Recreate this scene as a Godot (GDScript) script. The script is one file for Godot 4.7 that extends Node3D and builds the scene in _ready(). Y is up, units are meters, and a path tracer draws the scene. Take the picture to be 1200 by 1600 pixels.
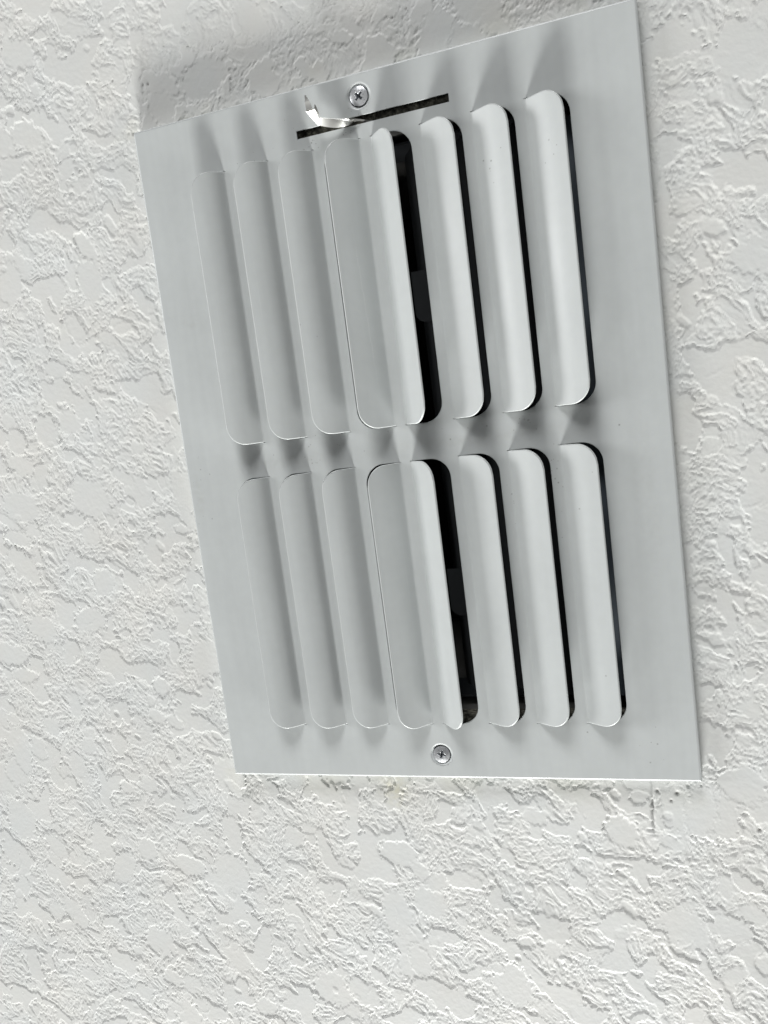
extends Node3D
# Close-up of a stamped steel wall register screwed over a knockdown plaster wall.
# All layout below is in millimetres of the face plate: x to the right, y down from its top edge,
# z out of the wall, z = 0 on the front of the plate.

const PLATE_W := 247.7
const PLATE_H := 349.3
const RIM_Z := -6.6
const HOLE_W := 19.4
const HOLE_R := 9.6
const ROW_TOP := [29.3, 183.4]
const ROW_LEN := 136.2
const LEFT_HINGE := [48.7, 72.6, 96.5, 120.4]
const RIGHT_HINGE := [125.1, 149.1, 173.1, 197.2]
const SCREW_AT := [Vector2(122.1, 10.6), Vector2(122.3, 336.4)]
const SLOT := [88.9, 19.1, 164.3, 22.9]
const OPEN := [20.0, 25.5, 228.0, 317.0]      # the hole in the wall: left, top, right, bottom

var rng := RandomNumberGenerator.new()
var taken := {}

# one mesh under construction: positions in plate millimetres (or local ones), committed as one surface
class Build:
	var v := PackedVector3Array()
	var n := PackedVector3Array()
	var uv := PackedVector2Array()
	var ix := PackedInt32Array()
	func vert(p: Vector3, normal: Vector3, t := Vector2.ZERO) -> int:
		v.append(Vector3(p.x, -p.y, p.z) * 0.001)
		n.append(Vector3(normal.x, -normal.y, normal.z).normalized())
		uv.append(t if t != Vector2.ZERO else Vector2(p.x / 247.7, p.y / 349.3))
		return v.size() - 1
	func tri(a: int, b: int, c: int) -> void:
		# turns the triangle so that it is clockwise seen from the side its normals point to
		var face := (v[b] - v[a]).cross(v[c] - v[a])
		if face.dot(n[a] + n[b] + n[c]) > 0.0:
			ix.append_array(PackedInt32Array([a, c, b]))
		else:
			ix.append_array(PackedInt32Array([a, b, c]))
	func quad(a: int, b: int, c: int, d: int) -> void:
		tri(a, b, c)
		tri(a, c, d)
	func flat_quad(a: Vector3, b: Vector3, c: Vector3, d: Vector3, normal: Vector3) -> void:
		quad(vert(a, normal), vert(b, normal), vert(c, normal), vert(d, normal))
	func box(lo: Vector3, hi: Vector3) -> void:
		for axis in 3:
			for side in [0, 1]:
				var nn := Vector3.ZERO
				nn[axis] = 1.0 if side == 1 else -1.0
				var p := []
				for k in [[0, 0], [1, 0], [1, 1], [0, 1]]:
					var q := Vector3.ZERO
					q[axis] = hi[axis] if side == 1 else lo[axis]
					var a1 := (axis + 1) % 3
					var a2 := (axis + 2) % 3
					q[a1] = hi[a1] if k[0] == 1 else lo[a1]
					q[a2] = hi[a2] if k[1] == 1 else lo[a2]
					p.append(q)
				flat_quad(p[0], p[1], p[2], p[3], nn)
	func mesh() -> ArrayMesh:
		var arr := []
		arr.resize(Mesh.ARRAY_MAX)
		arr[Mesh.ARRAY_VERTEX] = v
		arr[Mesh.ARRAY_NORMAL] = n
		arr[Mesh.ARRAY_TEX_UV] = uv
		arr[Mesh.ARRAY_INDEX] = ix
		var m := ArrayMesh.new()
		m.add_surface_from_arrays(Mesh.PRIMITIVE_TRIANGLES, arr)
		return m

func place(x: float, y: float, z: float) -> Vector3:      # plate millimetres -> world metres
	return Vector3((x - 123.85) * 0.001, 1.5 - (y - 174.65) * 0.001, z * 0.001)

func numbered(called: String, parent: Node) -> String:
	var key := str(parent.get_instance_id()) + called
	taken[key] = taken.get(key, -1) + 1
	return called if taken[key] == 0 else "%s_%03d" % [called, taken[key]]

func obj(called: String, mesh: Mesh, mat: Material, parent: Node = self) -> MeshInstance3D:
	var o := MeshInstance3D.new()
	o.name = numbered(called, parent)
	o.mesh = mesh
	o.material_override = mat
	parent.add_child(o, true)
	return o

func thing(called: String, label: String, category: String) -> Node3D:
	var o := Node3D.new()
	o.name = called
	add_child(o, true)
	o.set_meta("label", label)
	o.set_meta("category", category)
	return o

func noise(seed_: int, freq: float, octaves := 1, kind := FastNoiseLite.TYPE_SIMPLEX_SMOOTH) -> FastNoiseLite:
	var f := FastNoiseLite.new()
	f.seed = seed_
	f.noise_type = kind
	f.frequency = freq
	f.fractal_type = FastNoiseLite.FRACTAL_FBM if octaves > 1 else FastNoiseLite.FRACTAL_NONE
	f.fractal_octaves = octaves
	return f

func noise_texture(f: FastNoiseLite, side: int, lo: Color, hi: Color) -> NoiseTexture2D:
	var t := NoiseTexture2D.new()
	t.width = side
	t.height = side
	t.seamless = true
	t.noise = f
	var g := Gradient.new()
	g.set_color(0, lo)
	g.set_color(1, hi)
	t.color_ramp = g
	return t

# ---------------------------------------------------------------- materials

func paint_texture() -> ImageTexture:
	# white enamel of the register: faint unevenness, rubbed patches, dirt specks that sit on the paint
	var w := 744
	var h := 1048
	var im := Image.create(w, h, false, Image.FORMAT_RGB8)
	var big := noise(11, 0.006, 3)
	var fine := noise(12, 0.05, 2)
	var streak := noise(13, 0.02, 2)
	for j in h:
		for i in w:
			var k := 1.0 + 0.016 * big.get_noise_2d(i, j) + 0.008 * fine.get_noise_2d(i, j) + 0.010 * streak.get_noise_2d(i * 3.0, j * 0.22)
			im.set_pixel(i, j, Color(PAINT.r * k, PAINT.g * k, PAINT.b * k))
	var s := 3.0
	rng.seed = 71
	# clusters of specks: centre (mm), spread, how many
	var spots := [[195.3, 204.0, 2.0, 16.0, 12], [173.0, 212.0, 2.0, 9.0, 5], [186.0, 170.0, 5.0, 2.5, 10], [97.0, 27.0, 4.0, 2.5, 7], [111.0, 25.6, 5.0, 1.5, 5],
		[62.0, 29.0, 6.0, 2.0, 6], [75.0, 178.0, 5.0, 3.0, 5], [6.0, 186.0, 6.0, 18.0, 9], [120.0, 18.0, 26.0, 5.0, 12], [180.0, 50.0, 8.0, 14.0, 6],
		[206.0, 56.0, 4.0, 6.0, 5], [226.0, 330.0, 10.0, 10.0, 6], [60.0, 110.0, 60.0, 80.0, 4], [190.0, 250.0, 60.0, 80.0, 5], [0.6, 1.0, 0.5, 1.0, 3], [90.0, 24.5, 30.0, 1.0, 3], [124.0, 172.0, 70.0, 5.0, 16]]
	for c in spots:
		for q in int(c[4]):
			var x := int((c[0] + rng.randfn() * c[2] * 0.6) * s)
			var y := int((c[1] + rng.randfn() * c[3] * 0.6) * s)
			var dark := rng.randf_range(0.15, 0.6)
			var wide := 1 if rng.randf() < 0.75 else 2
			for dx in wide:
				for dy in wide:
					if x + dx >= 0 and y + dy >= 0 and x + dx < w and y + dy < h:
						im.set_pixel(x + dx, y + dy, im.get_pixel(x + dx, y + dy).lerp(Color(0.2, 0.19, 0.17), dark * (0.8 if wide == 1 else 0.6)))
	# soft grey rubs
	var rubs := [[16.0, 100.0, 10.0, 3.0, 0.05], [5.0, 190.0, 4.0, 14.0, 0.07], [60.0, 177.0, 30.0, 4.0, 0.06], [165.0, 176.0, 50.0, 4.0, 0.06], [235.0, 210.0, 7.0, 50.0, 0.03]]
	for c in rubs:
		for j in range(maxi(0, int((c[1] - 2 * c[3]) * s)), mini(h, int((c[1] + 2 * c[3]) * s))):
			for i in range(maxi(0, int((c[0] - 2 * c[2]) * s)), mini(w, int((c[0] + 2 * c[2]) * s))):
				var d := pow((i / s - c[0]) / c[2], 2.0) + pow((j / s - c[1]) / c[3], 2.0)
				var kk: float = c[4] * exp(-d * 1.5) * (0.6 + 0.8 * fine.get_noise_2d(i * 1.7, j * 1.7))
				im.set_pixel(i, j, im.get_pixel(i, j).lerp(Color(0.45, 0.43, 0.38), clampf(kk, 0.0, 1.0)))
	# roller lines and light scratches along the middle ridge
	var lines := [[113.0, 64.0, 115.4, 150.0, 0.10], [127.2, 34.0, 127.6, 160.0, 0.05], [129.4, 30.0, 129.4, 150.0, 0.05], [131.0, 50.0, 131.6, 162.0, 0.04], [117.0, 190.0, 116.6, 300.0, 0.04], [106.0, 40.0, 106.8, 120.0, 0.04], [36.0, 70.0, 37.0, 130.0, 0.04], [60.0, 60.0, 61.2, 140.0, 0.04], [84.5, 200.0, 85.0, 290.0, 0.03], [8.0, 60.0, 21.0, 74.0, 0.03], [226.0, 120.0, 240.0, 158.0, 0.04], [30.0, 338.0, 78.0, 341.0, 0.03]]
	for l in lines:
		var steps := int(maxf(absf(l[2] - l[0]), absf(l[3] - l[1])) * s)
		for q in steps:
			var f := float(q) / steps
			var px_ := int(lerpf(l[0], l[2], f) * s)
			var py_ := int(lerpf(l[1], l[3], f) * s)
			var g: float = l[4] * sin(PI * f) * (0.7 + 0.6 * fine.get_noise_2d(px_ * 2.0, py_ * 0.4))
			im.set_pixel(px_, py_, im.get_pixel(px_, py_).lerp(Color(1, 1, 1), clampf(g * 2.0, 0.0, 1.0)))
	im.generate_mipmaps()
	return ImageTexture.create_from_image(im)

const PAINT := Color(0.792, 0.808, 0.806)

func painted_metal() -> StandardMaterial3D:
	var m := StandardMaterial3D.new()
	m.resource_name = "white_enamel"
	m.albedo_texture = paint_texture()
	m.roughness = 0.42
	m.roughness_texture = noise_texture(noise(16, 0.012, 4), 512, Color(0.72, 0.72, 0.72), Color(1, 1, 1))
	m.metallic_specular = 0.5
	return m

func plain(name_: String, c: Color, rough: float, metal := 0.0) -> StandardMaterial3D:
	var m := StandardMaterial3D.new()
	m.resource_name = name_
	m.albedo_color = c
	m.roughness = rough
	m.metallic = metal
	return m

# ---------------------------------------------------------------- the wall

func smooth(a: float, b: float, x: float) -> float:
	var k := clampf((x - a) / (b - a), 0.0, 1.0)
	return k * k * (3.0 - 2.0 * k)

func lines_between(lo: float, fine_lo: float, fine_hi: float, hi: float, fine: float, coarse: float, keep: Array) -> PackedFloat32Array:
	# grid lines, fine in the middle and wider apart outside, with a line exactly on each of keep
	var stops := [lo, fine_lo]
	stops.append_array(keep)
	stops.append_array([fine_hi, hi])
	var out := PackedFloat32Array()
	for k in stops.size() - 1:
		var a: float = stops[k]
		var b: float = stops[k + 1]
		var step := coarse if k == 0 or k == stops.size() - 2 else fine
		var count := maxi(1, roundi((b - a) / step))
		for i in count:
			out.append(a + (b - a) * i / count)
	out.append(hi)
	return out

func drift(x: float, y: float) -> float:
	# the wall is not quite parallel to the plate
	return 0.9 * clampf((x - 124.0) / 124.0, -1.0, 1.0) - 0.6 * smooth(40.0, -10.0, y)

func build_wall() -> void:
	var xs := lines_between(-600.0, -222.0, 308.0, 680.0, WALL_STEP, 5.0, [OPEN[0], OPEN[2]])
	var ys := lines_between(-600.0, -92.0, 545.0, 1050.0, WALL_STEP, 5.0, [OPEN[1], OPEN[3]])
	var nx := xs.size()
	var ny := ys.size()
	var warp_a := noise(3, 0.035, 2)
	var warp_b := noise(4, 0.035, 2)
	var jag := noise(5, 0.28, 2)
	var large := noise(6, 0.038, 3)
	var second := noise(7, 0.062, 3)
	var third := noise(8, 0.13, 2)
	var lump := noise(9, 0.31, 2)
	var crumb := noise(10, 0.66, 2)
	var swell := noise(14, 0.011, 2)
	var tint := noise(15, 0.012, 3)
	var h := PackedFloat32Array()
	h.resize(nx * ny)
	var col := PackedColorArray()
	col.resize(nx * ny)
	for j in ny:
		var y := ys[j]
		for i in nx:
			var x := xs[i]
			# the trowel ran down to the right: features are longer that way
			var along := x * 0.80 + y * 0.60
			var across := -x * 0.60 + y * 0.80
			var a := along * 0.86 + 5.5 * warp_a.get_noise_2d(x, y)
			var c := across * 1.08 + 5.5 * warp_b.get_noise_2d(x, y)
			var jg := jag.get_noise_2d(x, y)
			# closer to the plate the plaster was filled and wiped smoother
			var dx := maxf(maxf(-x, x - PLATE_W), 0.0)
			var dy := maxf(maxf(-y, y - PLATE_H), 0.0)
			var near := 1.0 - smooth(4.0, 24.0, sqrt(dx * dx + dy * dy))
			if dy == 0.0:
				near *= 0.25
			var t1 := large.get_noise_2d(a, c) + 0.10 * jg - 0.16 + 0.16 * near + 0.20 * swell.get_noise_2d(y, x)
			var t2 := second.get_noise_2d(a + 300.0, c) + 0.10 * jg - 0.20 - 0.2 * swell.get_noise_2d(x + 400.0, y)
			var t3 := third.get_noise_2d(a, c + 500.0) + 0.14 * jg - 0.16
			var m1 := smooth(0.0, 0.10, t1)
			var floor_ := 0.22 * lump.get_noise_2d(a, c) + 0.21 * crumb.get_noise_2d(a, c)
			var z := floor_
			var m3 := smooth(0.0, 0.13, t3)
			z = lerpf(z, 0.08 + 0.55 * z, m3)
			var m2 := smooth(0.0, 0.10, t2)
			z = lerpf(z, 0.18 + 0.3 * z + 0.06 * exp(-pow((t2 - 0.07) / 0.05, 2.0)), m2)
			z = lerpf(z, 0.33 + 0.02 * z, m1)
			z += 0.08 * exp(-pow((t1 - 0.075) / 0.035, 2.0)) * (0.35 + 0.9 * clampf(jg + 0.5, 0.0, 1.0))
			z += 0.5 * swell.get_noise_2d(x, y)
			# a hairline crack below the lower right corner and two pinholes
			if absf(y - 366.0) < 16.0:
				var off := absf(x - (224.6 - 0.03 * (y - 350.0) + 0.5 * jg))
				z -= 0.9 * exp(-off * off / 0.3) * smooth(382.0, 372.0, y)
			h[j * nx + i] = z - 6.95 + drift(x, y)
			var k := 1.0 + 0.022 * tint.get_noise_2d(x, y)
			var hue := 1.0 + 0.018 * tint.get_noise_2d(y * 1.4 + 900.0, x * 1.4)
			var stain := 0.16 * exp(-pow((x - 92.0) / 7.0, 2.0) - pow((y - 360.0) / 9.0, 2.0)) * (0.7 + 0.9 * jg)
			stain += 0.05 * near * smooth(-0.1, 0.5, tint.get_noise_2d(x * 2.3, y * 2.3))
			stain = clampf(stain, 0.0, 1.0)
			if absf(y - 366.0) < 14.0:
				k *= 1.0 - 0.30 * exp(-pow(x - (224.6 - 0.03 * (y - 350.0) + 0.5 * jg), 2.0) / 0.3) * smooth(380.0, 372.0, y)
			col[j * nx + i] = Color(WALL.r * k * hue, WALL.g * k * (1.0 - 0.12 * stain), WALL.b * k * (2.0 - hue) * (1.0 - 0.75 * stain))
	# blobs knocked flat by the trowel, and ridges and gouges it dragged out
	rng.seed = 23
	for k in 720:
		var c := Vector2(rng.randf_range(-235.0, 320.0), rng.randf_range(-105.0, 560.0))
		var big := rng.randf()
		var ra := 1.6 + 10.5 * big * big * big + 2.0 * big
		var rb := ra * rng.randf_range(0.45, 0.9)
		var turn := rng.randfn() * 0.5 + 0.9
		var level := rng.randf_range(-0.06, 0.30)
		var lip := rng.randf_range(-0.02, 0.12)
		var soft := rng.randf_range(0.45, 1.0)
		var far := ra * 1.5 + 1.0
		var i0 := xs.bsearch(c.x - far)
		var i1 := xs.bsearch(c.x + far)
		var j0 := ys.bsearch(c.y - far)
		var j1 := ys.bsearch(c.y + far)
		var ct := cos(turn)
		var sn := sin(turn)
		for j in range(j0, mini(j1, ny)):
			for i in range(i0, mini(i1, nx)):
				var ex := xs[i] - c.x
				var ey := ys[j] - c.y
				var eu := (ex * ct + ey * sn) / ra
				var ew := (-ex * sn + ey * ct) / rb
				var d := sqrt(eu * eu + ew * ew)
				if d > 1.5:
					continue
				d += 0.28 * jag.get_noise_2d(xs[i] + 700.0, ys[j]) + 0.16 * warp_a.get_noise_2d(xs[i] * 3.0, ys[j] * 3.0)
				var edge := (d - 1.0) * rb                # millimetres outside the rim
				var m := smooth(soft, -0.25, edge)
				var q := j * nx + i
				var rel := h[q] + 6.95 - drift(xs[i], ys[j])
				h[q] += (level - rel) * m * 0.94 + lip * exp(-pow((edge - 0.15) / 0.42, 2.0))
	for k in 330:
		var p := Vector2(rng.randf_range(-230.0, 315.0), rng.randf_range(-100.0, 552.0))
		var dir := rng.randfn() * 0.9 + 0.75
		var amp := rng.randf_range(0.05, 0.17) * (1.0 if rng.randf() < 0.72 else -1.0)
		var thin := rng.randf_range(0.35, 0.75)
		var count := rng.randi_range(5, 16)
		var bend := rng.randfn() * 0.16
		for q in count:
			var nextp := p + Vector2(cos(dir), sin(dir)) * 1.1
			dir += bend + rng.randfn() * 0.22
			var fade := sin(PI * (q + 0.5) / count)
			for j in range(ys.bsearch(minf(p.y, nextp.y) - 1.9), mini(ys.bsearch(maxf(p.y, nextp.y) + 1.9), ny)):
				for i in range(xs.bsearch(minf(p.x, nextp.x) - 1.9), mini(xs.bsearch(maxf(p.x, nextp.x) + 1.9), nx)):
					var w := Vector2(xs[i], ys[j])
					var ab := nextp - p
					var f := (w - p).dot(ab) / ab.length_squared()
					if f < 0.0 or f >= 1.0:
						continue
					var off := (w - p - ab * f).length()
					h[j * nx + i] += amp * fade * exp(-off * off / (thin * thin))
			p = nextp
	# dirt in pinholes and scuffs
	for pit in [[8.4, -24.3, 0.7], [271.6, 375.9, 1.0], [-4.6, -2.8, 0.8], [-12.0, -31.0, 0.5], [141.0, -22.0, 0.5], [148.0, -24.0, 0.4], [227.0, 357.0, 0.8], [236.0, 358.0, 0.9], [233.0, 362.0, 0.6]]:
		for j in ny:
			if absf(ys[j] - pit[1]) > 3.0:
				continue
			for i in nx:
				if absf(xs[i] - pit[0]) < 3.0:
					var d: float = (pow(xs[i] - pit[0], 2.0) + pow(ys[j] - pit[1], 2.0)) / (pit[2] * pit[2])
					var g := exp(-d)
					h[j * nx + i] -= 0.5 * g
					col[j * nx + i] = col[j * nx + i].lerp(Color(0.12, 0.11, 0.10), 0.75 * g)
	var v := PackedVector3Array()
	var n := PackedVector3Array()
	v.resize(nx * ny)
	n.resize(nx * ny)
	for j in ny:
		var j0 := maxi(j - 1, 0)
		var j1 := mini(j + 1, ny - 1)
		for i in nx:
			var i0 := maxi(i - 1, 0)
			var i1 := mini(i + 1, nx - 1)
			var q := j * nx + i
			v[q] = place(xs[i], ys[j], h[q])
			n[q] = Vector3(-(h[j * nx + i1] - h[j * nx + i0]) / (xs[i1] - xs[i0]), (h[j1 * nx + i] - h[j0 * nx + i]) / (ys[j1] - ys[j0]), 1.0).normalized()
	var ix := PackedInt32Array()
	ix.resize((nx - 1) * (ny - 1) * 6)
	var at := 0
	for j in ny - 1:
		var hole_row := ys[j] > OPEN[1] - 0.01 and ys[j + 1] < OPEN[3] + 0.01
		for i in nx - 1:
			if hole_row and xs[i] > OPEN[0] - 0.01 and xs[i + 1] < OPEN[2] + 0.01:
				continue
			var q := j * nx + i
			ix[at] = q
			ix[at + 1] = q + 1
			ix[at + 2] = q + nx
			ix[at + 3] = q + 1
			ix[at + 4] = q + nx + 1
			ix[at + 5] = q + nx
			at += 6
	ix.resize(at)
	var arr := []
	arr.resize(Mesh.ARRAY_MAX)
	arr[Mesh.ARRAY_VERTEX] = v
	arr[Mesh.ARRAY_NORMAL] = n
	arr[Mesh.ARRAY_COLOR] = col
	arr[Mesh.ARRAY_INDEX] = ix
	var m := ArrayMesh.new()
	m.add_surface_from_arrays(Mesh.PRIMITIVE_TRIANGLES, arr)
	var mat := StandardMaterial3D.new()
	mat.resource_name = "wall_paint"
	mat.vertex_color_use_as_albedo = true
	mat.roughness = 0.55
	mat.metallic_specular = 0.45
	mat.uv1_triplanar = true
	mat.uv1_world_triplanar = true
	mat.uv1_scale = Vector3.ONE * 14.0
	mat.heightmap_enabled = true
	mat.heightmap_scale = 0.006
	mat.heightmap_texture = noise_texture(noise(21, 0.035, 4), 512, Color.BLACK, Color.WHITE)
	var o := obj("wall", m, mat)
	o.set_meta("kind", "structure")
	o.set_meta("label", "off-white knockdown plaster wall behind the register")

const WALL := Color(0.728, 0.736, 0.716)
const WALL_STEP := 0.58

# ---------------------------------------------------------------- the duct behind the opening

func build_duct() -> void:
	var t := thing("air_duct", "dark lined sheet metal duct seen through the gaps of the register", "duct")
	t.position = place(0, 0, 0)
	var liner := plain("duct_liner", Color(0.58, 0.57, 0.52), 0.95)
	liner.albedo_texture = noise_texture(noise(31, 0.05, 4), 256, Color(0.2, 0.2, 0.19), Color(1, 1, 1))
	liner.uv1_triplanar = true
	liner.uv1_scale = Vector3.ONE * 22.0
	liner.heightmap_enabled = true
	liner.heightmap_scale = 0.05
	liner.heightmap_texture = noise_texture(noise(32, 0.06, 4), 256, Color.BLACK, Color.WHITE)
	var steel := plain("duct_steel", Color(0.36, 0.36, 0.35), 0.6)
	var back := -190.0
	var front := -6.6
	var panels := [
		[Vector3(OPEN[0] - 1.5, OPEN[1] - 1.5, back), Vector3(OPEN[0], OPEN[3] + 1.5, front), steel],
		[Vector3(OPEN[2], OPEN[1] - 1.5, back), Vector3(OPEN[2] + 1.5, OPEN[3] + 1.5, front), steel],
		[Vector3(OPEN[0], OPEN[1] - 1.5, back), Vector3(OPEN[2], OPEN[1], front), steel],
		[Vector3(OPEN[0], OPEN[3], back), Vector3(OPEN[2], OPEN[3] + 1.5, front), steel]]
	for p in panels:
		var b := Build.new()
		b.box(p[0], p[1])
		obj("duct_panel", b.mesh(), p[2], t)
	# strips of fibrous lining squeezed between the wall and the plate
	for g in [[OPEN[0] - 9.0, 13.5, OPEN[2] + 9.0, 26.5], [OPEN[0] - 9.0, 315.5, OPEN[2] + 9.0, 327.0], [OPEN[0] - 9.0, 26.5, OPEN[0] + 1.0, 315.5], [OPEN[2] - 1.0, 26.5, OPEN[2] + 9.0, 315.5]]:
		var q := Build.new()
		q.box(Vector3(g[0], g[1], -9.0), Vector3(g[2], g[3], -2.6))
		obj("lining_strip", q.mesh(), liner, t)
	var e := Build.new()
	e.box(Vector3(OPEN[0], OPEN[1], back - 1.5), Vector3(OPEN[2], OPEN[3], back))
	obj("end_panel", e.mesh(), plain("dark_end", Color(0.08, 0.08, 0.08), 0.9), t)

# ---------------------------------------------------------------- the register

func hole_outline(hinge: float, y_top: float, side: float, grow := 0.0) -> PackedVector2Array:
	# straight along the hinge, rounded at the two far corners
	var y0 := y_top - grow
	var wide := HOLE_W + grow
	var tall := ROW_LEN + 2.0 * grow
	var rad := HOLE_R + grow
	var p := PackedVector2Array([Vector2(hinge, y0)])
	for k in 11:
		var a := PI * 0.5 * k / 10.0
		p.append(Vector2(hinge + side * (wide - rad + rad * sin(a)), y0 + rad - rad * cos(a)))
	for k in 11:
		var a := PI * 0.5 * k / 10.0
		p.append(Vector2(hinge + side * (wide - rad + rad * cos(a)), y0 + tall - rad + rad * sin(a)))
	p.append(Vector2(hinge, y0 + tall))
	return p

func cell(b: Build, lo: Vector2, hi: Vector2, hole: PackedVector2Array) -> void:
	# a rectangle of the face with one hole in it
	var start := 0
	for k in hole.size():
		if hole[k].distance_to(lo) < hole[start].distance_to(lo):
			start = k
	var ring := PackedVector2Array()
	for k in hole.size() + 1:
		ring.append(hole[(start + k) % hole.size()])
	if not Geometry2D.is_polygon_clockwise(hole):
		ring.reverse()
	var outer := PackedVector2Array([lo, Vector2(lo.x, hi.y), hi, Vector2(hi.x, lo.y), lo])
	if Geometry2D.is_polygon_clockwise(outer) == Geometry2D.is_polygon_clockwise(ring):
		outer.reverse()
	var all := PackedVector2Array()
	all.append_array(outer)
	all.append_array(ring)
	var t := Geometry2D.triangulate_polygon(all)
	if t.is_empty():
		print("cell failed ", lo, hi)
	var base := b.v.size()
	for p in all:
		b.vert(Vector3(p.x, p.y, 0.0), Vector3.BACK)
	for k in range(0, t.size(), 3):
		b.tri(base + t[k], base + t[k + 1], base + t[k + 2])

func rolled_edge(b: Build, outer: PackedVector2Array, inner: PackedVector2Array, r: float) -> void:
	# the sheared edge of the hole, rounded over by the paint
	var prev := []
	for k in outer.size():
		var d := (inner[k] - outer[k]).normalized()
		var row := []
		for i in 4:
			var a := PI * 0.5 * i / 3.0
			row.append(b.vert(Vector3(outer[k].x + d.x * r * sin(a), outer[k].y + d.y * r * sin(a), -r * (1.0 - cos(a))), Vector3(d.x * sin(a), d.y * sin(a), cos(a) + 0.001)))
		if k > 0:
			for i in 3:
				b.quad(prev[i], row[i], row[i + 1], prev[i + 1])
		prev = row

func hole_wall(b: Build, outline: PackedVector2Array, depth: float, closed: bool, inside: Vector2) -> void:
	var count := outline.size()
	for k in (count if closed else count - 1):
		var p := outline[k]
		var q := outline[(k + 1) % count]
		var nn := Vector2(q.y - p.y, p.x - q.x)
		if nn.dot(inside - (p + q) * 0.5) < 0.0:
			nn = -nn
		b.flat_quad(Vector3(p.x, p.y, 0), Vector3(q.x, q.y, 0), Vector3(q.x, q.y, -depth), Vector3(p.x, p.y, -depth), Vector3(nn.x, nn.y, 0))

func rect(b: Build, x0: float, y0: float, x1: float, y1: float) -> void:
	b.flat_quad(Vector3(x0, y0, 0), Vector3(x1, y0, 0), Vector3(x1, y1, 0), Vector3(x0, y1, 0), Vector3.BACK)

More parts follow.
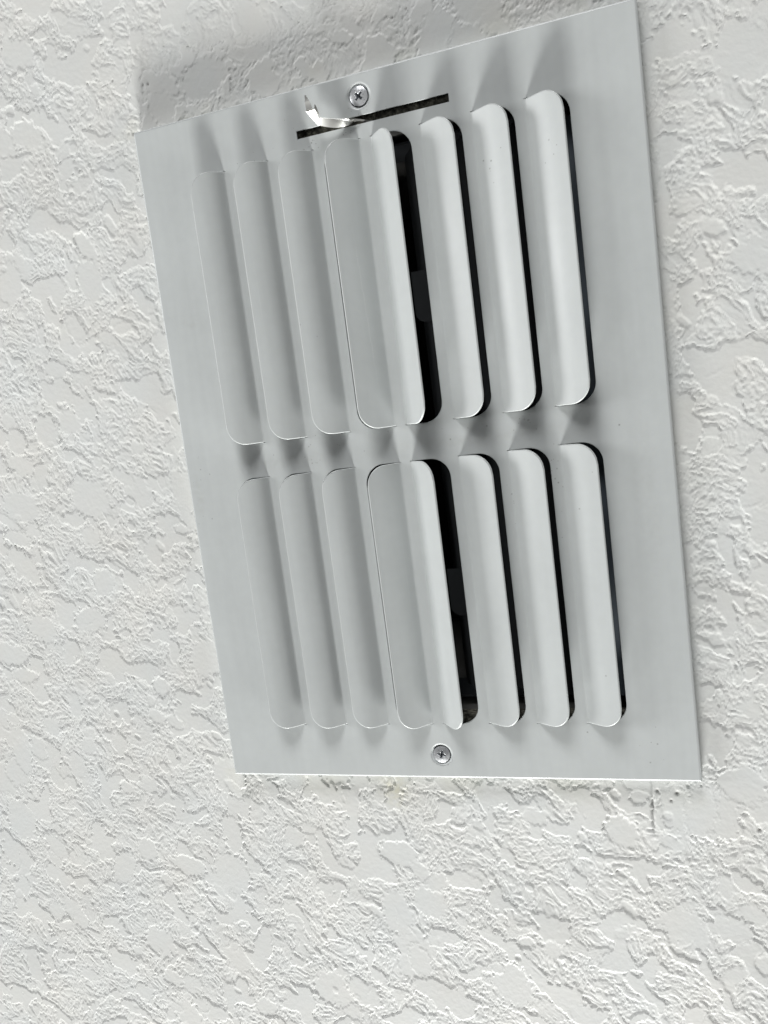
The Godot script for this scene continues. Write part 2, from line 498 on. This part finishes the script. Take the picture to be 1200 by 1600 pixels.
func face_plate_mesh() -> ArrayMesh:
	var b := Build.new()
	var e := 1.3                                    # radius of the bend round the edge
	var mid := (ROW_TOP[0] + ROW_LEN + ROW_TOP[1]) * 0.5
	var top := 26.0
	var bottom := 323.0
	var left: float = LEFT_HINGE[0] - HOLE_W - 3.0
	var right: float = RIGHT_HINGE[3] + HOLE_W + 3.0
	var edges := [left]
	for k in 3:
		edges.append((LEFT_HINGE[k] + LEFT_HINGE[k + 1] - HOLE_W) * 0.5)
	edges.append((LEFT_HINGE[3] + RIGHT_HINGE[0]) * 0.5)
	for k in 3:
		edges.append((RIGHT_HINGE[k] + HOLE_W + RIGHT_HINGE[k + 1]) * 0.5)
	edges.append(right)
	for row in 2:
		for k in 8:
			var side := -1.0 if k < 4 else 1.0
			var hinge: float = LEFT_HINGE[k] if k < 4 else RIGHT_HINGE[k - 4]
			var o := hole_outline(hinge, ROW_TOP[row], side)
			var wider := hole_outline(hinge, ROW_TOP[row], side, 0.32)
			cell(b, Vector2(edges[k], top if row == 0 else mid), Vector2(edges[k + 1], mid if row == 0 else bottom), wider)
			rolled_edge(b, wider, o, 0.32)
			hole_wall(b, o, 0.7, false, Vector2(hinge + side * 9.0, ROW_TOP[row] + ROW_LEN * 0.5))
	rect(b, e, e, left, PLATE_H - e)
	rect(b, right, e, PLATE_W - e, PLATE_H - e)
	# top band with the slot and a screw, bottom band with the other screw
	var sx: float = SCREW_AT[0].x
	var round_hole := func(c: Vector2) -> PackedVector2Array:
		var p := PackedVector2Array()
		for k in 48:
			p.append(c + Vector2(cos(TAU * k / 48.0), sin(TAU * k / 48.0)) * 6.4)
		return p
	rect(b, left, e, sx - 8.0, 17.6)
	rect(b, sx + 8.0, e, right, 17.6)
	cell(b, Vector2(sx - 8.0, e), Vector2(sx + 8.0, 17.6), round_hole.call(SCREW_AT[0]))
	rect(b, left, 17.6, SLOT[0] - 2.0, top)
	rect(b, SLOT[2] + 2.0, 17.6, right, top)
	var slot := PackedVector2Array([Vector2(SLOT[0], SLOT[1]), Vector2(SLOT[2], SLOT[1]), Vector2(SLOT[2], SLOT[3]), Vector2(SLOT[0], SLOT[3])])
	cell(b, Vector2(SLOT[0] - 2.0, 17.6), Vector2(SLOT[2] + 2.0, top), slot)
	hole_wall(b, slot, 0.7, true, Vector2(126, 21))
	sx = SCREW_AT[1].x
	rect(b, left, bottom, sx - 8.0, PLATE_H - e)
	rect(b, sx + 8.0, bottom, right, PLATE_H - e)
	cell(b, Vector2(sx - 8.0, bottom), Vector2(sx + 8.0, PLATE_H - e), round_hole.call(SCREW_AT[1]))
	# pressed dimples round the screws
	var prof := [[6.4, 0.0], [6.0, -0.04], [5.7, -0.16], [5.3, -0.52], [5.05, -0.72], [4.80, -0.85], [4.76, -1.1], [4.72, -3.4]]
	for c in SCREW_AT:
		for k in 48:
			for r in prof.size() - 1:
				var ids := []
				for w in [[k, r], [k + 1, r], [k + 1, r + 1], [k, r + 1]]:
					var a: float = TAU * w[0] / 48.0
					var lo_: Array = prof[maxi(w[1] - 1, 0)]
					var hi_: Array = prof[mini(w[1] + 1, prof.size() - 1)]
					var slope := Vector2(lo_[1] - hi_[1], lo_[0] - hi_[0]).normalized()      # (inwards, out)
					ids.append(b.vert(Vector3(c.x + cos(a) * prof[w[1]][0], c.y + sin(a) * prof[w[1]][0], prof[w[1]][1]), Vector3(-cos(a) * slope.x, -sin(a) * slope.x, slope.y)))
				b.quad(ids[0], ids[1], ids[2], ids[3])
	# the edge, folded back to the wall
	for side in 4:
		var prev := []
		for k in 9:
			var a := PI * 0.5 * minf(k, 7) / 7.0
			var inset := e - e * sin(a) - (0.25 if k == 8 else 0.0)
			var z := (-e + e * cos(a)) if k < 8 else RIM_Z
			var x0 := inset
			var x1 := PLATE_W - inset
			var y0 := inset
			var y1 := PLATE_H - inset
			var ends: Array = [[Vector2(x0, y0), Vector2(x1, y0)], [Vector2(x1, y0), Vector2(x1, y1)], [Vector2(x1, y1), Vector2(x0, y1)], [Vector2(x0, y1), Vector2(x0, y0)]][side]
			var outward: Vector2 = [Vector2(0, -1), Vector2(1, 0), Vector2(0, 1), Vector2(-1, 0)][side]
			var nn := Vector3(outward.x * sin(a), outward.y * sin(a), cos(a))
			var row := [b.vert(Vector3(ends[0].x, ends[0].y, z), nn), b.vert(Vector3(ends[1].x, ends[1].y, z), nn)]
			if k > 0:
				b.quad(prev[0], prev[1], row[1], row[0])
			prev = row
	return b.mesh()

func louver_mesh(side: float, steep: float, flat_: float, uv_at: Vector2) -> ArrayMesh:
	# a tongue cut on three sides and bent out along its hinge; local origin at the top end of the hinge
	var b := Build.new()
	var width := HOLE_W - 0.2 - EDGE
	var thick := 0.9
	var nu := 34
	var us := []
	for k in nu + 1:
		var f := float(k) / nu
		us.append(width * (f * 1.1 - 0.1 * f * f) if f < 0.5 else width * (f * 1.1 - 0.1 * f * f))
	var px := [0.0]
	var pz := [0.0]
	var ang := [0.0]
	for k in range(1, nu + 1):
		var mid_u: float = (us[k] + us[k - 1]) * 0.5
		var phi := deg_to_rad(lerpf(steep, flat_, smooth(1.0, width, mid_u))) * smooth(-0.2, 1.5, mid_u)
		var du: float = us[k] - us[k - 1]
		px.append(px[k - 1] + du * cos(phi))
		pz.append(pz[k - 1] + du * sin(phi))
		ang.append(deg_to_rad(lerpf(steep, flat_, smooth(1.0, width, us[k]))) * smooth(-0.2, 1.5, us[k]))
	var nv := 16
	var front := []
	var rear := []
	for k in nu + 1:
		var u: float = us[k]
		var over := u - (width - HOLE_R)
		var inset := 0.08 + EDGE
		if over > 0.0:
			inset += HOLE_R - sqrt(maxf(HOLE_R * HOLE_R - over * over, 0.0))
		var nn := Vector3(-sin(ang[k]) * side, 0, cos(ang[k]))
		var fr := []
		var re := []
		for j in nv + 1:
			var y := lerpf(inset, ROW_LEN - inset, float(j) / nv)
			# the sheet is never quite straight along its length
			var wob := 0.10 * sin(y * 0.043 + 0.7) * u / width
			var p := Vector3(side * px[k], y, pz[k] + wob)
			var t := Vector2((uv_at.x + p.x) / 247.7, (uv_at.y + y) / 349.3)
			fr.append(b.vert(p, nn, t))
			re.append(b.vert(p - nn * thick, -nn, t))
		front.append(fr)
		rear.append(re)
	for k in nu:
		for j in nv:
			b.quad(front[k][j], front[k + 1][j], front[k + 1][j + 1], front[k][j + 1])
			b.quad(rear[k][j], rear[k + 1][j], rear[k + 1][j + 1], rear[k][j + 1])
	# cut edge all round the free sides, rounded over by the paint
	var rim := []
	for k in nu + 1:
		rim.append([front[k][0], rear[k][0]])
	for j in range(1, nv):
		rim.append([front[nu][j], rear[nu][j]])
	for k in nu + 1:
		rim.append([front[nu - k][nv], rear[nu - k][nv]])
	var prev := []
	for k in rim.size():
		var p := b.v[rim[k][0]] * 1000.0
		var nn := b.n[rim[k][0]]
		var q := b.v[rim[mini(k + 1, rim.size() - 1)][0]] - b.v[rim[maxi(k - 1, 0)][0]]
		var out := q.cross(nn).normalized()
		var away := p - Vector3(side * width * 0.4, -ROW_LEN * 0.5, 3.0)
		away.y = signf(away.y) * maxf(absf(away.y) - ROW_LEN * 0.5 + width * 0.5, 0.0)
		if out.dot(away) < 0.0:
			out = -out
		var row := []
		for i in 6:
			var a := PI * 0.5 * minf(i, 4) / 4.0
			var w := p + out * EDGE * sin(a) - nn * (EDGE * (1.0 - cos(a)) if i < 5 else thick)
			var wn := nn * cos(a) + out * sin(a)
			row.append(b.vert(Vector3(w.x, -w.y, w.z), Vector3(wn.x, -wn.y, wn.z), Vector2(0.05, 0.3)))
		if k > 0:
			for i in 5:
				b.quad(prev[i], row[i], row[i + 1], prev[i + 1])
		prev = row
	return b.mesh()

const EDGE := 0.52

func screw_mesh(turn: float) -> ArrayMesh:
	# low domed head with a cross recess, as a fine height field with a skirt
	var b := Build.new()
	var rad := 4.42
	var rings := 40
	var spokes := 96
	var height := func(x: float, y: float) -> float:
		var r := sqrt(x * x + y * y)
		var z := 0.8 * (1.0 - pow(r / rad, 2.2)) + 0.1
		var u := absf(x * cos(turn) + y * sin(turn))
		var w := absf(-x * sin(turn) + y * cos(turn))
		var lo := minf(u, w)
		var hi := maxf(u, w)
		var arm := smooth(0.66, 0.46, lo) * smooth(2.3, 1.9, hi)
		var hub := smooth(1.1, 0.8, r)
		z -= 4.2 * maxf(arm * smooth(3.6, 0.9, hi), hub)
		return z
	var grid := []
	for i in rings + 1:
		var r := rad * i / rings
		var row := []
		for k in spokes:
			var a := TAU * k / spokes
			var x := r * cos(a)
			var y := r * sin(a)
			var d := 0.03
			var nn := Vector3(-(height.call(x + d, y) - height.call(x - d, y)) / (2 * d), -(height.call(x, y + d) - height.call(x, y - d)) / (2 * d), 1.0)
			row.append(b.vert(Vector3(x, y, height.call(x, y)), nn, Vector2(0.5 + x * 0.1, 0.5 + y * 0.1)))
		grid.append(row)
	for i in rings:
		for k in spokes:
			var k2 := (k + 1) % spokes
			b.quad(grid[i][k], grid[i + 1][k], grid[i + 1][k2], grid[i][k2])
	for k in spokes:
		var ids := []
		for w in [[k, 0.15, 0.0], [k + 1, 0.15, 0.0], [k + 1, -1.2, 0.3], [k, -1.2, 0.3]]:
			var a: float = TAU * w[0] / spokes
			ids.append(b.vert(Vector3((rad - w[2]) * cos(a), (rad - w[2]) * sin(a), w[1]), Vector3(cos(a), sin(a), 0.1), Vector2(0.5, 0.5)))
		b.quad(ids[0], ids[1], ids[2], ids[3])
	return b.mesh()

func ribbon(b: Build, upper: PackedVector3Array, lower: PackedVector3Array, thick: float) -> void:
	# a bent strip of sheet between two edges, with thickness
	var count := upper.size()
	var nf := []
	for k in count:
		var t := (upper[mini(k + 1, count - 1)] - upper[maxi(k - 1, 0)]) + (lower[mini(k + 1, count - 1)] - lower[maxi(k - 1, 0)])
		var nn := t.cross(upper[k] - lower[k]).normalized()
		if nn.z < 0.0:
			nn = -nn
		nf.append(nn)
	for k in count - 1:
		for s in [0.5, -0.5]:
			var p := [upper[k] + nf[k] * thick * s, upper[k + 1] + nf[k + 1] * thick * s, lower[k + 1] + nf[k + 1] * thick * s, lower[k] + nf[k] * thick * s]
			var sg := 1.0 if s > 0.0 else -1.0
			b.quad(b.vert(p[0], nf[k] * sg), b.vert(p[1], nf[k + 1] * sg), b.vert(p[2], nf[k + 1] * sg), b.vert(p[3], nf[k] * sg))
		for edge in [[upper, lower], [lower, upper]]:
			var a: Vector3 = edge[0][k]
			var c: Vector3 = edge[0][k + 1]
			var o: Vector3 = (a - edge[1][k]).normalized()
			b.flat_quad(a + nf[k] * thick * 0.5, c + nf[k + 1] * thick * 0.5, c - nf[k + 1] * thick * 0.5, a - nf[k] * thick * 0.5, o)
	for k in [0, count - 1]:
		var o: Vector3 = (upper[k] - upper[1 if k == 0 else k - 1]).normalized()
		b.flat_quad(upper[k] + nf[k] * thick * 0.5, lower[k] + nf[k] * thick * 0.5, lower[k] - nf[k] * thick * 0.5, upper[k] - nf[k] * thick * 0.5, o)

func smoothed(points: PackedVector3Array, per: int) -> PackedVector3Array:
	var out := PackedVector3Array()
	for k in points.size() - 1:
		for i in per:
			out.append(points[k].cubic_interpolate(points[k + 1], points[maxi(k - 1, 0)], points[mini(k + 2, points.size() - 1)], float(i) / per))
	out.append(points[points.size() - 1])
	return out

func build_register() -> void:
	var t := thing("air_vent", "white stamped steel air vent with two rows of louvers screwed to the textured wall", "vent")
	t.position = place(0, 0, 0)
	var enamel := painted_metal()
	obj("face_plate", face_plate_mesh(), enamel, t)
	# sixteen louvers: 4 facing each way in each row; the two beside the middle ridge are bent further out
	rng.seed = 5
	for row in 2:
		for k in 8:
			var side := -1.0 if k < 4 else 1.0
			var hinge: float = LEFT_HINGE[k] if k < 4 else RIGHT_HINGE[k - 4]
			var tall := k == 3 or k == 4
			var steep := (46.0 if side < 0.0 else 32.5) + rng.randf_range(-1.2, 1.2)
			var flat_ := (7.0 if side < 0.0 else 23.0) + rng.randf_range(-1.0, 1.0)
			if tall:
				steep = (47.0 if side < 0.0 else 51.0) + rng.randf_range(-1.0, 1.0)
				flat_ = (34.5 if side < 0.0 else 42.0) + rng.randf_range(-1.0, 1.0)
			var lv := obj("louver", louver_mesh(side, steep, flat_, Vector2(hinge, ROW_TOP[row])), enamel, t)
			lv.position = Vector3(hinge, -ROW_TOP[row], 0.0) * 0.001
	# screws
	var zinc := plain("zinc", Color(0.90, 0.91, 0.92), 0.42, 0.6)
	zinc.roughness_texture = noise_texture(noise(41, 0.05, 3), 128, Color(0.55, 0.55, 0.55), Color(1, 1, 1))
	for k in 2:
		var s := obj("screw", screw_mesh(0.78 if k == 0 else 0.28), zinc, t)
		s.position = Vector3(SCREW_AT[k].x, -SCREW_AT[k].y, -0.35) * 0.001
		s.rotation = Vector3(0.02, -0.03, 0.0) if k == 0 else Vector3(-0.05, 0.06, 0.0)
		s.set_meta("label", "cross recess screw above the slot" if k == 0 else "cross recess screw near the lower edge")
	# damper lever: a strip that comes out of the slot twisted, with a broken forked end
	var bare := plain("bright_steel", Color(0.93, 0.93, 0.91), 0.30, 0.82)
	var lev := Build.new()
	var up := smoothed(PackedVector3Array([Vector3(133.0, 22.0, -10.0), Vector3(126.5, 22.2, -2.5), Vector3(120.0, 21.2, 1.6), Vector3(115.0, 20.4, 3.0), Vector3(109.4, 19.2, 4.3), Vector3(103.2, 17.7, 5.5)]), 5)
	var low := smoothed(PackedVector3Array([Vector3(131.9, 20.8, -13.5), Vector3(125.4, 20.9, -6.2), Vector3(119.2, 20.4, -1.8), Vector3(114.3, 22.3, 0.4), Vector3(108.6, 22.4, 2.2), Vector3(101.5, 19.9, 3.2)]), 5)
	ribbon(lev, up, low, 0.8)
	ribbon(lev, PackedVector3Array([Vector3(103.2, 17.7, 5.5), Vector3(103.1, 15.8, 7.2), Vector3(102.8, 14.5, 8.4)]), PackedVector3Array([Vector3(101.5, 19.9, 3.2), Vector3(99.6, 17.0, 5.7), Vector3(98.1, 14.5, 8.0)]), 0.8)
	var lever := obj("damper_lever", lev.mesh(), bare, t)
	lever.set_meta("label", "bent bare metal lever sticking out of the slot")
	var pr := Build.new()
	ribbon(pr, PackedVector3Array([Vector3(101.6, 14.3, 8.4), Vector3(100.3, 10.6, 7.2), Vector3(98.3, 6.6, 5.8)]), PackedVector3Array([Vector3(98.4, 14.2, 8.0), Vector3(97.9, 10.4, 7.0), Vector3(97.8, 6.7, 5.7)]), 0.7)
	obj("prong", pr.mesh(), bare, lever)
	var pr2 := Build.new()
	ribbon(pr2, PackedVector3Array([Vector3(103.9, 16.8, 6.3), Vector3(103.8, 14.6, 7.8), Vector3(103.0, 12.5, 7.4)]), PackedVector3Array([Vector3(103.0, 16.4, 6.6), Vector3(102.4, 14.6, 8.0), Vector3(102.5, 12.4, 7.3)]), 0.6)
	obj("prong", pr2.mesh(), bare, lever)
	# damper behind the plate: dark blades with rounded ends on two rails
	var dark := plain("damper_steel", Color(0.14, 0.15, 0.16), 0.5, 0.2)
	var blade := Build.new()
	var outline := []
	for k in 9:
		outline.append(Vector2(-9.0 + 9.0 * (1.0 - cos(PI * k / 8.0)), -8.0 * sin(PI * k / 8.0)))
	for k in 8:
		var a: Vector2 = outline[k]
		var c: Vector2 = outline[k + 1]
		for z in [0.4, -0.4]:
			var nn := Vector3(0, 0, signf(z))
			blade.flat_quad(Vector3(a.x, a.y, z), Vector3(c.x, c.y, z), Vector3(c.x, 270.0 - c.y, z), Vector3(a.x, 270.0 - a.y, z), nn)
	blade.flat_quad(Vector3(9, 0, 0.4), Vector3(9, 0, -0.4), Vector3(9, 270, -0.4), Vector3(9, 270, 0.4), Vector3(1, 0, 0))
	blade.flat_quad(Vector3(-9, 0, 0.4), Vector3(-9, 0, -0.4), Vector3(-9, 270, -0.4), Vector3(-9, 270, 0.4), Vector3(-1, 0, 0))
	var bm := blade.mesh()
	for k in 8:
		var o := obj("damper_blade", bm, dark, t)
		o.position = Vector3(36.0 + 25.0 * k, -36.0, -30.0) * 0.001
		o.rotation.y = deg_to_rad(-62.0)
	var side_steel := plain("damper_frame_steel", Color(0.30, 0.33, 0.36), 0.6)
	for x in [23.0, 206.0]:
		var bar := Build.new()
		bar.box(Vector3(x, 38.0, -9.5), Vector3(x + 14.0, 309.0, -8.3))
		obj("damper_side_bar", bar.mesh(), side_steel, t)
	# two short tabs with rounded lower ends hang behind the middle gap
	for y in [90.0, 244.0]:
		var tab := Build.new()
		var edge := [Vector2(131.0, y), Vector2(142.0, y)]
		for k in 9:
			edge.append(Vector2(136.5 + 5.5 * cos(PI * k / 8.0), y + 21.0 + 4.5 * sin(PI * k / 8.0)))
		var middle := Vector2(136.5, y + 11.0)
		for k in edge.size():
			var p: Vector2 = edge[k]
			var q: Vector2 = edge[(k + 1) % edge.size()]
			for z in [-24.0, -25.0]:
				var nn := Vector3(0, 0, 1.0 if z == -24.0 else -1.0)
				tab.tri(tab.vert(Vector3(middle.x, middle.y, z), nn), tab.vert(Vector3(p.x, p.y, z), nn), tab.vert(Vector3(q.x, q.y, z), nn))
			var o := Vector3((p.x + q.x) * 0.5 - middle.x, (p.y + q.y) * 0.5 - middle.y, 0.0)
			tab.flat_quad(Vector3(p.x, p.y, -24), Vector3(q.x, q.y, -24), Vector3(q.x, q.y, -25), Vector3(p.x, p.y, -25), o)
		obj("damper_tab", tab.mesh(), dark, t)
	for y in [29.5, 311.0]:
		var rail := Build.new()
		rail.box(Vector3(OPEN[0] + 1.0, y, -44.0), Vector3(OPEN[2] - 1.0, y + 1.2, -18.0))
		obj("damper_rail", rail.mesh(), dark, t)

func area_light(called: String, round_: float, height: float, far: float, size: Vector2, energy: float, tone: Color) -> void:
	var l := AreaLight3D.new()
	l.name = called
	l.area_size = size
	l.light_energy = energy
	l.light_color = tone
	l.shadow_enabled = true
	add_child(l)
	var mid := place(123.85, 174.65, 0.0)
	var a := deg_to_rad(round_)
	var e := deg_to_rad(height)
	l.look_at_from_position(mid + far * Vector3(cos(e) * cos(a), cos(e) * sin(a), sin(e)), mid, Vector3.BACK)

func _ready() -> void:
	# camera
	var cam := Camera3D.new()
	cam.name = "Camera"
	cam.transform = Transform3D(Basis(Vector3(0.94873683, -0.12782569, -0.28906577), Vector3(0.08555483, 0.98428823, -0.15445727), Vector3(0.30426764, 0.12180833, 0.9447666)).orthonormalized(), place(230.39, 158.52, 379.38))
	cam.fov = rad_to_deg(2.0 * atan(800.0 / 1245.0))
	cam.near = 0.02
	cam.far = 50.0
	add_child(cam)
	cam.current = true
	# LIGHTS: the wall is lit from its surroundings at low angles, strongest from below and from the left
	var env := Environment.new()
	env.background_mode = Environment.BG_COLOR
	env.background_color = Color(0.06, 0.06, 0.06)
	env.tonemap_mode = Environment.TONE_MAPPER_LINEAR
	env.sdfgi_enabled = true
	env.ssao_enabled = true
	env.ssil_enabled = true
	#               angle round the wall's normal (0 right, 90 up), height above the wall, distance, size, energy, colour
	area_light("light_from_below", 264.0, 12.0, 5.0, Vector2(1.05, 0.75), 40.0, Color(1.0, 1.0, 0.992))
	area_light("light_from_lower_left", 240.0, 12.0, 5.0, Vector2(1.0, 0.8), 4.2, Color(1.0, 1.0, 0.992))
	area_light("light_from_left", 170.0, 21.0, 5.0, Vector2(1.8, 1.6), 8.6, Color(1.0, 1.0, 1.0))
	area_light("light_from_above", 92.0, 24.0, 5.0, Vector2(1.7, 1.3), 16.5, Color(1.0, 1.0, 1.0))
	area_light("light_from_lower_right", 320.0, 14.0, 5.0, Vector2(1.8, 1.4), 6.4, Color(1.0, 1.0, 0.992))
	env.tonemap_exposure = 1.1
	# END LIGHTS
	var we := WorldEnvironment.new()
	we.environment = env
	add_child(we)
	build_wall()
	build_duct()
	build_register()
